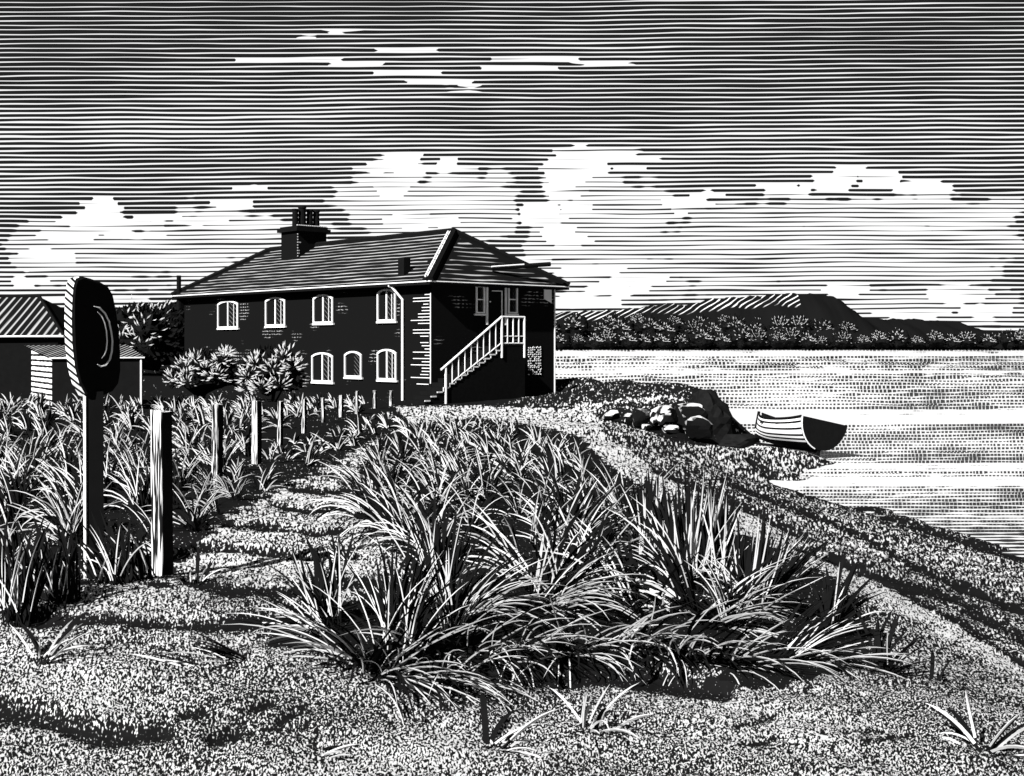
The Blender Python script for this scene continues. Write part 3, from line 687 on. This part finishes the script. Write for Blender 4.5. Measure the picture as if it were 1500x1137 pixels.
def shed2():
    D = 38.0; a = W(72, 524, D); b = W(212, 523, D); c = W(186, 505, D+3); d = W(36, 506, D+3)
    t = thing('shed', Vector((a.x+1.5, D+1.5, .6)), 'low lean-to shed with ribbed roof and pale boarded end, behind the ring board', 'shed')
    mb = MB(); sheet_slope(mb, a, b, c, d, .16); rf = part('roof', mb, 'sheet_roof', t)
    mb = MB(); mb.tube([a-Z*.02, b-Z*.02], .02, 5); part('gutter', mb, 'white_paint', rf)
    z_ = .2; f0 = W(76, 524, D+.1); f1 = W(207, 524, D+.1); g0 = W(46, 507, D+2.9); g1 = W(182, 507, D+2.9)
    mb = MB(); bt = lambda p: Vector((p.x, p.y, z_))
    mb.quad(bt(f0), bt(f1), f1-Z*.03, f0-Z*.03); mb.quad(bt(f1), bt(g1), g1-Z*.05, f1-Z*.03); mb.quad(bt(g1), bt(g0), g0-Z*.05, g1-Z*.05); part('wall', mb, 'black_paint', t)
    mb = MB(); mb.quad(bt(g0), bt(f0), f0-Z*.03, g0-Z*.05); part('end_boards', mb, 'pale_boards', t)
    mb = MB(); mb.tube([bt(f1)+Vector((0,-.03,0)), f1+Vector((0,-.03,-.05))], .03, 5); part('corner_trim', mb, 'white_paint', t)
shed2()

# ------------------------------------------------------------------ ring board (lifebuoy housing) on its post
def ring_board():
    D = 8.4; g = W(134, 850, D); g.z = float(z0(g.x, g.y))
    t = thing('lifebuoy_board', g, 'black rounded lifebuoy housing on a single post in the dune grass', 'lifebuoy stand')
    th = math.radians(57); rvec = Vector((math.cos(th), math.sin(th), 0)); n = Vector((math.sin(th), -math.cos(th), 0))
    o = W(107, 500, D-.12)
    out = [(113,408),(122,405),(134,408),(148,413),(160,420),(167,432),(172,455),(176,485),(178,515),(178,545),(175,562),(167,573),(150,581),(138,585),(128,580),(118,562),(112,540),(108,505),(107,470),(108,435),(110,418)]
    pts = []
    for (px, py) in out:                     # spots on the board's own plane
        k = (px-CX)/F; s = (k*o.y-o.x)/(rvec.x-k*rvec.y); p = o+rvec*s; pts.append(Vector((p.x, p.y, EYE-(py-HZ)/F*p.y)))
    TH = .085
    mb = MB(); N = len(pts)
    cen = sum(pts, Vector())/N
    def ringp(inset, back): return [p+(cen-p).normalized()*inset - n*back for p in pts]
    r0 = ringp(.016, 0); r1_ = ringp(0, .014); 
    rings = [r0, r1_]
    mb.poly(r0[::-1]); 
    for k in range(N): j = (k+1) % N; mb.quad(r0[k], r0[j], r1_[j], r1_[k])
    bk = ringp(0, TH); mb.poly(bk)
    part('face', mb, 'black_paint', t)
    mb = MB()
    for k in range(N): j = (k+1) % N; mb.quad(r1_[k], r1_[j], bk[j], bk[k])
    m, tt, d, oo = newmat('lit_rim'); x, y, z = coords(tt)
    tr = (((z*20.0 + x*14.0).frac()-.5).abs())*2.0; grey(tt, d, tr.step(0.40, 0.08), INK, .9)  # pale hatch on the rim: sunlit edge put into the colour
    xx = x
    part('rim', mb, m, t)
    # raised ring
    def onb(px, py, up=.0):
        k = (px-CX)/F; s = (k*o.y-o.x)/(rvec.x-k*rvec.y); p = o+rvec*s; return Vector((p.x, p.y, EYE-(py-HZ)/F*p.y))+n*up
    for nm, pl_, w in [('ring_edge', [(136,449),(144,451),(152,459),(158,471),(161,485),(163,500),(162,515),(159,527),(153,535),(146,537),(141,534)], .0062), ('ring_edge', [(141,457),(147,463),(151,472),(154,485),(155,500),(154,512),(151,520),(147,525)], .0045)]:
        mb = MB(); mb.tube([onb(a, b, .012) for a, b in pl_], [w*.4]+[w]*(len(pl_)-2)+[w*.4], 6); part(nm, mb, 'white_paint', t)
    ring = MB(); c = onb(141, 494, 0.004); up = Vector((0, 0, 1)); mb = MB(); pp = []
    # post: square, tapering, sunlit edge added as a white strip
    top = W(133, 578, D+.06); w2 = .052
    g2 = Vector((g.x, g.y+.07, g.z)); b0 = Vector((g2.x, g2.y, g.z-.25)); ax = Vector((.92, .39, 0)).normalized(); ay = Vector((-ax.y, ax.x, 0)); tp = Vector((W(133,560,D).x, g2.y, top.z+.02))
    mb = MB(); mb.hexa([b0-ax*w2-ay*w2, b0+ax*w2-ay*w2, b0+ax*w2+ay*w2, b0-ax*w2+ay*w2]+[tp-ax*w2-ay*w2, tp+ax*w2-ay*w2, tp+ax*w2+ay*w2, tp-ax*w2+ay*w2]); part('post', mb, 'black_paint', t)
    mb = MB(); q0 = b0-ax*(w2+.012)-ay*w2; q1 = tp-ax*(w2+.012)-ay*w2; q1 -= (tp-b0).normalized()*.01; wv = ay*.06
    mb.hexa([q0, q0+ax*.011, q0+ax*.011+wv, q0+wv, q1, q1+ax*.011, q1+ax*.011+wv, q1+wv]); mb.tube([q0-ay*.001, q1-ay*.001], .011, 5); part('post_lit_edge', mb, 'white_paint', t)
ring_board()

# ------------------------------------------------------------------ fence posts
posts = [(236,602,9.1,.078),(319,592,15.0,.068),(376,588,20.5,.085),(411,588,26,.062),(446,585,31,.062),(473,583,36,.06),(500,579,40.5,.08),(523,573,44,.06),(549,572,47.5,.07),(573,572,50,.07)]
words = ['thickest weathered fence post, nearest the sand path', 'second fence post from the thick one, slim and pale', 'third fence post from the thick one, pale with dark grain', 'fourth fence post from the thick one, thin', 'fifth fence post from the thick one, at the path side', 'sixth fence post from the thick one, thin pale stake', 'seventh fence post from the thick one, below the house', 'third fence post from the house end of the row', 'second fence post from the house end of the row', 'last fence post of the row, by the start of the gravel track']
random.seed(4)
for i, (px, py, D, w) in enumerate(posts):
    tp = W(px, py, D); gz = float(z0(tp.x, tp.y)); o = Vector((tp.x, tp.y, gz))
    th = math.radians(58); ax = Vector((math.cos(th), math.sin(th), 0)); ay = Vector((-ax.y, ax.x, 0)); a = w*1.32
    lean = Vector((random.uniform(-.02, .02), 0, 0)) if i else Vector((.012, 0, 0))
    mb = MB(); lv = 9
    rings = []
    for k in range(lv+1):
        t_ = k/lv; c = Vector((0, 0, -.35))*(1-t_)+(Vector((0, 0, tp.z-gz))-lean*0)*t_ + lean*(1-t_)
        rings.append([c+(ax*sx+ay*sy)*a*(.5+random.uniform(-.015,.015)) + Z*(random.uniform(-.01,.01) if k == lv else 0) for sx, sy in ((-1,-1),(-.85,-1.06),(1,-1),(1,1),(-1,1))])
    n = 5; mb.v = [tuple(p) for r_ in rings for p in r_]
    for k in range(lv):
        for q in range(n):
            j = (q+1) % n; mb.f.append((k*n+q, k*n+j, (k+1)*n+j, (k+1)*n+q)); mb.m.append(1 if q in (1, 2) else 0)  # right-hand faces dark: shade put into the colour
    mb.f.append(tuple(lv*n+q for q in range(n))); mb.m.append(0)
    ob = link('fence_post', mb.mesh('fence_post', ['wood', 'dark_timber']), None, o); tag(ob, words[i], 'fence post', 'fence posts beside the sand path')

# ------------------------------------------------------------------ rocks and beach stones
def rock(name, loc, sx, sy, sz, seed, mat, sub=2, rough=.22, flatk=.0):
    rs = np.random.default_rng(seed); v, f = ico(sub); pl_ = rs.normal(size=(9, 3)); pl_ /= np.linalg.norm(pl_, axis=1)[:, None]
    k = np.ones(len(v))
    if flatk: v = v/((np.abs(v)**4).sum(1)**.25)[:, None]
    if flatk:
        for n in pl_:
            d = v@n; h = rs.uniform(.62, .85); k = np.where(d > h, np.minimum(k, h/np.maximum(d, 1e-6)), k)
    vv = v*k[:, None]*(1+rs.uniform(-rough, rough, (len(v), 1))*.25)*np.array([sx, sy, sz])
    mb = MB(); mb.v = [tuple(p) for p in vv]; mb.f = f; mb.m = [0]*len(f)
    return link(name, mb.mesh(name, mat, smooth=not flatk), None, loc)
RK = [(1014,601,44,25,1.0,'big rounded boulder on top of the rock heap at the end of the spit'),(1020,628,42,34,.9,'squared boulder lowest in the heap, nearest the boat'),(976,612,42,30,.8,'wide flat-topped boulder in the middle of the rock heap'),
 (939,612,24,26,.8,'upright block beside the wide flat-topped boulder'),(921,613,14,18,.8,'small upright block, second from the track end of the rock heap'),(896,609,26,14,.8,'low ribbed rock at the track end of the heap'),
 (982,631,24,14,.8,'small pale stone lying below the wide flat-topped boulder'),(947,626,14,10,.8,'smallest pale stone at the foot of the rock heap')]
for i, (px, py, pw, ph, fl, lab) in enumerate(RK):
    g = ground_at(px, py+ph*.42); D = g.y-.45; sx = pw/2*D/F; c = W(px, py, D)
    tag(rock('boulder', c, sx*1.1, sx*.9, ph/2*D/F*1.2, 30+i, 'rock', 3, .06, fl), lab, 'rock', 'boulders of the spit')
for i, (px, py, D, sx, sy, sz, lab) in enumerate([(1040,610,47.5,.75,.9,1.0,'dark craggy outcrop forming the sloping end of the spit'),(1080,648,44.5,.75,.5,.28,'low dark rock between the craggy outcrop and the boat')]):
    tag(rock('outcrop', W(px, py, D), sx, sy, sz, 50+i, 'dark_timber', 3, .3, 1.0), lab, 'rock')
ST = [(1178,800),(1196,798),(1222,802),(1246,800),(1270,806),(1205,812),(1290,815),(1345,806),(1378,810),(1362,818),(1395,822),(1405,818),(1430,822),(1458,828),(1388,830),(1412,834),(1432,836),(1455,842),(1436,846),(1462,850),(1340,802),(1322,810),(1480,840),(1490,856),(1250,815)]
for i, (px, py) in enumerate(ST):
    py += 3; g = ground_at(px, py); s = random.uniform(.055, .09)*g.y/17
    tag(rock('beach_stone', g+Z*s*.25, s*1.25, s, s*.8, 70+i, 'stone', 2, .2), 'pale rounded cobble on the shingle bank, %s along from the dune grass' % nth(1+sum(1 for q in ST if q[0] < px)), 'stone', 'rounded cobbles on the shingle bank')

# ------------------------------------------------------------------ boat
def boat():
    D = 41.0; al = math.radians(24); b = Vector((-math.sin(al), math.cos(al), 0)); rt = Vector((math.cos(al), math.sin(al), 0))
    heel = math.radians(13); rt2 = rt*math.cos(heel)-Z*math.sin(heel)*.9; up = Z*math.cos(heel)+rt*math.sin(heel)
    keel = W(1199, 660, D); L_ = 3.5
    t = thing('rowing_boat', W(1200, 668, D), 'small clinker rowing boat with pale planks and dark stern drawn up at the waterline', 'boat')
    ns, nk = 14, 9
    def sec(s, k, side):                 # s 0 stern..1 bow, k 0 keel..1 gunwale
        w = 1.0*(1-max(0, s-.28)**1.9*1.75)*(1-.10*(1-s)); w = max(w, .02)
        depth = .80+.20*(2*s-.9)**2; rise = .30*max(0, s-.55)**1.5*2
        y = w*math.sin(k*math.pi/2)**.8; z = rise+(depth-rise)*(1-math.cos(k*math.pi/2))**.85
        return keel + b*(s*L_) + rt2*(y*side) + up*z
    hull = MB()
    for side in (-1, 1):
        for i in range(ns):
            for k in range(nk*2):
                a0, a1 = k/(nk*2), (k+1)/(nk*2); s0, s1 = i/ns, (i+1)/ns
                lap = .03*(1 - (k % 2)) 
                q = [sec(s0, a0, side), sec(s1, a0, side), sec(s1, a1, side), sec(s0, a1, side)]
                pale = (side == -1 and k in (16, 14, 13, 11, 10, 8, 6)) ; 
                hull.quad(*(q if side > 0 else q[::-1]), m=1 if pale else 0)
    part('hull', hull, ['black_paint', 'white_paint'], t)
    tr = MB(); pts = [sec(0, k/10, -1) for k in range(10, -1, -1)]+[sec(0, k/10, 1) for k in range(1, 11)]
    tr.prism([p-b*.01 for p in pts], -b*.05); part('transom', tr, 'black_paint', t)
    mb = MB(); mb.tube([sec(0, k/10, -1)-b*.065 for k in range(10, 0, -1)], .022, 6); part('transom_edging', mb, 'white_paint', t)
    mb = MB(); 
    for side in (-1, 1): mb.tube([sec(i/ns, 1, side) for i in range(ns+1)], .03, 6)
    part('gunwale', mb, 'black_paint', t)
    for s in (.3, .62):
        mb = MB(); p = sec(s, .82, -1); q = sec(s, .82, 1); mb.box(p, q-p, b*.22, up*.04); part('thwart', mb, 'dark_timber', t)
    mb = MB(); mb.box(keel-rt2*.06-up*.22-b*.03, rt2*.12, b*.5, up*.3); mb.box(keel+b*.45-rt2*.03-up*.06, rt2*.06, b*(L_-.6), up*.09); part('keel', mb, 'black_paint', t)
    mb = MB(); p = sec(1, 1, -1); mb.tube([p-up*.55, p+up*.04], .05, 6); part('stem_post', mb, 'black_paint', t)
boat()

# ------------------------------------------------------------------ marram grass
def blade(mb, base, az, tilt, L, bend, w, m, seg=6, tube=True, twist=0.0):
    p = Vector(base); a = az; th = tilt; pts = [p.copy()]; step = L/seg
    for k in range(seg):
        th += bend/seg*(0.4+1.2*k/seg); a += twist/seg
        p = p + Vector((math.sin(th)*math.cos(a), math.sin(th)*math.sin(a), math.cos(th)))*step; pts.append(p.copy())
    prof = [0.55]+[min(1, .75+.5*math.sin(math.pi*k/seg)) for k in range(1, seg)]+[0.08]
    prof[-2] *= .7
    if tube:
        f0 = len(mb.f); mb.tube(pts, [w*.5*q for q in prof], 3, m, caps=False)
        for q in range(f0, f0+3*(1 if seg < 7 else 2)): mb.m[q] = 0            # the root end is coloured dark
    else:
        i = len(mb.v); sd = Vector((math.cos(a+1.57), math.sin(a+1.57), 0)) if random.random() < .35 else Vector((1, 0, 0))
        for k, q in enumerate(pts): o_ = sd*w*.6*prof[k]; mb.v += [tuple(q-o_), tuple(q+o_)]
        for k in range(seg): mb.f.append((i+2*k, i+2*k+1, i+2*k+3, i+2*k+2)); mb.m.append(m)
def clump(npale, ndark, H, w, az0=None, spread=math.pi, tilt=(.05, .8), bend=(.3, 1.5), seed=0, dh=1.0, rad=.10, seg=6, mb=None, off=(0,0,0)):
    random.seed(seed); own = mb is None; mb = mb or MB()
    az0 = az0 if az0 is not None else 0
    for k in range(npale+ndark):
        m = 1 if k < npale else 0
        az = az0 + random.uniform(-spread, spread) if spread < 3 else random.choice([0, math.pi])+random.gauss(0, .55); q = random.random()
        tl = tilt[0]+(tilt[1]-tilt[0])*q; L = H*random.uniform(.65, 1.1)*(1 if m else dh)
        rr = rad*random.random()**.5; ba = random.uniform(0, 6.28)
        b_ = (off[0]+rr*math.cos(ba), off[1]+rr*math.sin(ba) - (rad*.9 if m else -.3*rad), off[2]-.03)
        blade(mb, b_, az, tl, L, random.uniform(*bend)*(.5+q), (w*random.uniform(.55, 1.1) if m else min(w, .014*max(1, off[1]/9))*random.uniform(1.0, 1.7)), m, seg, tube=bool(m), twist=random.uniform(-.4, .4))
    return mb.mesh('grass_clump', ['dark_blade', 'pale_blade']) if own else mb
GM = ['dark_blade', 'pale_blade']
A = math.radians
# px, py of the root, pale, dark, height, az, spread, tilt, bend, label
HERO = [
 (28,908,24,44,.50,A(125),.9,(.1,.7),(.3,1.2),'clump nearest the viewer below the ring board, at the edge of the sand'),
 (92,884,24,44,.46,A(140),.9,(.1,.8),(.3,1.2),'clump at the sand edge a little nearer than the ring board post'),
 (165,856,20,40,.42,A(120),.9,(.1,.8),(.3,1.2),'short clump between the ring board post and the thickest fence post'),
 (212,850,16,36,.38,A(150),.8,(.2,.9),(.3,1.2),'low leaning clump just beside the thickest fence post'),
 (1048,872,26,50,.62,A(75),.8,(.1,.6),(-.3,.4),'upright clump just beyond the incurved one, tips against the pale track'),
 (1098,900,22,50,.60,A(50),.6,(.3,.9),(-.3,.3),'clump of straight blades leaning to the track above the slanting fan'),
 (985,850,22,50,.55,A(95),1.0,(.0,.5),(.1,.5),'dark upright clump between the tall fan and the incurved clump'),
 (488,926,44,50,.46,A(190),1.25,(.7,1.45),(.2,1.1),'marram clump flopping over the sand path, nearest the ring board side'),
 (480,915,16,30,.46,A(110),1.2,(.0,.45),(.2,.7),'upright tuft rising just behind the flopped clump at the path edge'),
 (575,965,30,60,.56,A(80),1.3,(.0,.6),(.3,1.1),'tall upright clump at the front corner of the dune, with a looped blade'),
 (556,982,44,60,.78,A(-62),.42,(.9,1.5),(.3,.9),'clump trailing down the sand towards the viewer below the looped blade'),
 (648,900,34,50,.58,A(110),1.2,(.05,.6),(.2,.9),'upright fan of marram behind the looped-blade clump'),
 (665,905,40,60,.66,A(0),.9,(.7,1.25),(.7,1.4),'marram clump with long arcs sweeping over to the bare sand'),
 (790,892,40,60,.66,A(-10),1.0,(.6,1.2),(.7,1.5),'arching clump halfway along the front edge of the dune'),
 (790,885,22,40,.42,A(60),1.3,(.1,.8),(.2,.8),'short crossed tuft standing behind the halfway arching clump'),
 (830,815,36,50,.58,A(60),1.6,(.05,.9),(.2,1.0),'spiky clump in the middle of the dune above the crossed tuft'),
 (950,830,34,50,.60,A(90),1.1,(.0,.45),(.1,.5),'tall straight fan of blades in the middle of the dune'),
 (1010,862,34,55,.70,A(60),.9,(.1,.6),(-.4,.3),'incurved tall clump towards the track side of the dune'),
 (965,895,22,40,.42,A(230),1.5,(.3,1.2),(1.2,2.2),'tangled clump with curled-over blades'),
 (1030,915,44,70,.68,A(-18),.7,(.7,1.3),(.7,1.4),'widest arching clump near the track end of the dune front'),
 (1085,890,26,50,.66,A(25),.35,(.8,1.2),(-.5,.2),'slanting fan of long blades leaning towards the track'),
 (1140,958,30,60,.50,A(10),.6,(.7,1.35),(.2,.8),'spreading clump at the track end of the dune front'),
 (1155,965,18,60,.58,A(-35),.5,(1.0,1.5),(.4,1.1),'clump drooping onto the sand at the track end of the dune'),
]
FR = [(530,962,A(-120),'short fringe clump between the flopped clump and the looped one'),(650,985,A(-40),'fringe clump low on the sand just beyond the trailing clump'),(620,950,A(-100),'fringe clump hanging over the dune lip between the trailing and sweeping clumps'),(700,948,A(-50),'fringe clump hanging below the sweeping arcs'),(745,950,A(-40),'fringe clump hanging below and beyond the sweeping arcs'),(830,945,A(-60),'fringe clump hanging below the halfway arching clump'),(880,940,A(-30),'fringe clump hanging over bare sand past the halfway arching clump'),
 (930,940,A(-50),'fringe clump hanging under the tangled clump'),(990,955,A(-60),'fringe clump hanging under the widest arching clump'),(1055,965,A(-40),'fringe clump hanging beyond the widest arching clump')]
for q in FR: HERO.append((q[0], q[1]+6, 30, 34, .60, q[2]-.25, .8, (.7,1.4), (.6,1.5), q[3]))
LEAF = [(305,970,6,26,.42,A(185),.5,(1.1,1.5),(0,.4),'flat dark tuft lying on the path, pointing at the ring board'),(365,968,6,26,.44,A(195),.8,(.9,1.45),(0,.5),'flat dark tuft between the lying tuft and the flopped clump'),
 (866,1070,15,8,.40,A(20),2.8,(.4,1.35),(.3,1.1),'small broad-leaved tuft alone on the sand in front of the dune'),(722,1092,8,8,.36,A(15),1.6,(.5,1.3),(.1,.7),'sparse tuft on the sand before the trailing clump'),
 (1435,1098,10,14,.36,A(30),1.9,(.5,1.35),(.1,.6),'small tuft at the lower corner of the sand nearest the track'),(68,968,8,12,.33,A(70),1.9,(.2,1.2),(.1,.6),'thin tuft on the sand below the ring board'),
 (462,1100,5,8,.25,A(-20),.8,(1.0,1.4),(.1,.5),'tiny tuft lying low at the very front of the sand'),(1290,985,3,34,.50,A(40),1.4,(.5,1.45),(.1,.6),'black straggling tuft beyond the last arching clump'),
 (1215,930,5,44,.56,A(50),.8,(.2,1.0),(.0,.4),'black spiky clump against the pale track'),(1370,1000,2,14,.35,A(150),1.8,(.9,1.45),(.1,.5),'smallest black wisp on the sand beside the track'),
 (290,852,5,12,.26,A(60),1.2,(.2,.9),(.1,.6),'small wisp at the path edge near the thickest fence post'),(505,820,4,16,.22,A(150),.6,(.6,1.2),(.1,.4),'short black tuft growing in the middle of the path')]
for i, h in enumerate(HERO+LEAF):
    px, py, n1, n2, H, az, sp, tl, bd, lab = h; g = ground_at(px, py); leaf = i >= len(HERO)
    if leaf: pw = 5.2 if n1 > n2*.6 else 3.2; H *= .8; n2 = n2 if n2 > 20 else n2//2; bd = (bd[0]+.3, bd[1]+.6)
    else: pw = 2.6; n1 = int(n1*.72); n2 = int(n2*.9)
    w = pw*g.y/F
    me = clump(n1, n2, H*1.05*math.sqrt(max(g.y, 7)/7.0), w, az, sp, tl, bd, 100+i, 1.05, .05 if leaf else .09, 8)
    tag(link('grass_clump', me, None, g), lab, 'grass clump', 'tufts on the open sand' if leaf else 'big clumps along the dune front')
# looped blade
# generic clumps: ten kinds, copied
protos = []
for k in range(12):
    lean = [None, A(160), None, A(20), None, A(140)][k % 6]
    protos.append(clump(15, 36, .74, .0125, lean, math.pi if lean is None else .75, (.0, .9), (.7, 2.0) if k % 3 else (.2, 1.0), 300+k, .85, .055, 8))
DUNE = [(600,630),(700,625),(780,640),(845,668),(880,720),(930,785),(990,845),(1060,875),(1120,900),(1180,930),(1200,955),(1120,985),(1050,960),(960,940),(800,940),(680,955),(600,970),(590,950),(620,900),(625,850),(610,815),(575,800),(540,760),(535,710),(555,675),(580,650)]
FIELD = [(-200,600),(-200,880),(20,900),(60,862),(120,846),(240,848),(265,825),(285,785),(330,755),(390,720),(430,700),(480,680),(510,665),(535,648),(560,640),(590,618),(585,600),(540,592),(-200,590)]
pts = []
random.seed(17)
POSTB = [(134,845,8.4),(236,805,9.1),(319,705,15.0),(376,678,20.5),(411,658,26),(446,643,31),(473,636,36),(500,632,40.5),(523,618,44),(549,610,47.5),(573,606,50)]
def hides(g, h):
    px = CX+F*g.x/g.y; top = HZ+F*(EYE-g.z-h*.8)/g.y
    for (a, b, D) in POSTB:
        if g.y < D+.15 and abs(px-a) < 14+F*.16/g.y and top < b-8: return True
    return False
LOW = []
def scatter(poly, dmin, dmax, spacing, label):
    x0, x1 = min(p[0] for p in poly), max(p[0] for p in poly)
    out = []; y = dmin
    while y < dmax:
        st = spacing(y); x = (x0-CX)/F*y
        while x < (x1-CX)/F*y:
            xx = x+random.uniform(-.5, .5)*st; yy_ = y+random.uniform(-.5, .5)*st
            z = float(z0(xx, yy_)); pxx = CX+F*xx/yy_; pyy = HZ+F*(EYE-z)/yy_
            if inpoly(np.array([pxx]), np.array([pyy]), poly)[0]:
                g = Vector((xx, yy_, z)); g.freeze()
                if not hides(g, .5): out.append(g)
                elif not hides(g, .2): out.append(g); LOW.append(g)
            x += st
        y += st
    return out
ND = scatter(DUNE, 6, 15, lambda y: .86, 0); NF = scatter(FIELD, 5, 15, lambda y: .70, 0)
print('near clumps', len(ND), len(NF))
RB = [0, 7.2, 8.2, 9.2, 10.3, 11.5, 13, 99]
RN = ['nearest', 'second', 'third', 'fourth', 'fifth', 'sixth', 'farthest']
for (lst, lab, grp) in ((ND, 'marram clump with pale and dark blades inside the dune between path and track', 'marram clumps on the dune'), (NF, 'marram clump with pale and dark blades in the rough grass round the fence posts', 'marram clumps round the fence posts')):
    for g in lst:
        o = link('grass_clump', random.choice(protos if lst is ND else [protos[q] for q in (0, 1, 5, 7, 10, 11)]), None, g); s = random.uniform(.8, 1.15); s *= .72 if g.y < 8 else 1.0; s *= .45 if g in LOW else 1.0
        o.scale = (s, s, s*random.uniform(.85, 1.1)); o.rotation_euler = (0, 0, random.uniform(-.4, .4)); 
        rw = [i for i in range(7) if RB[i] <= g.y < RB[i+1]][0]; mates = [q for q in lst if RB[rw] <= q.y < RB[rw+1]]
        k = 1+sum(1 for q in mates if (abs(q.x+2.2*q.y/10) < abs(g.x+2.2*g.y/10)))
        lab = ('dune marram clump, %s from the path in the %s row behind the bare sand' if lst is ND else 'fence-side marram clump, %s from the path in the %s row behind the bare sand') % (nth(k), RN[rw])
        tag(o, lab, 'grass clump', grp)
# the rest, beyond counting
mb = MB(); rest = scatter(DUNE, 15, 50, lambda y: .66+y*.012, 0)+scatter(FIELD, 15, 56, lambda y: .66+y*.014, 0)
print('far clumps', len(rest)); s_ = 900
for g in rest:
    s_ += 1; w = 1.9*g.y/F; clump(7, 20, (.62 if g not in LOW else .30)*(1.0 if g.y < 30 else .85), w, random.choice([A(150), A(140), A(40), A(160)]), .6 if random.random() < .5 else 4, (.0, .9), (.3, 1.3), s_, .9, .06, 6, mb, tuple(g))
o = link('marram_grass', mb.mesh('marram_grass', GM)); tag(o, 'rough marram grass running on beyond the nearer clumps to the house', 'grass'); o['kind'] = 'stuff'
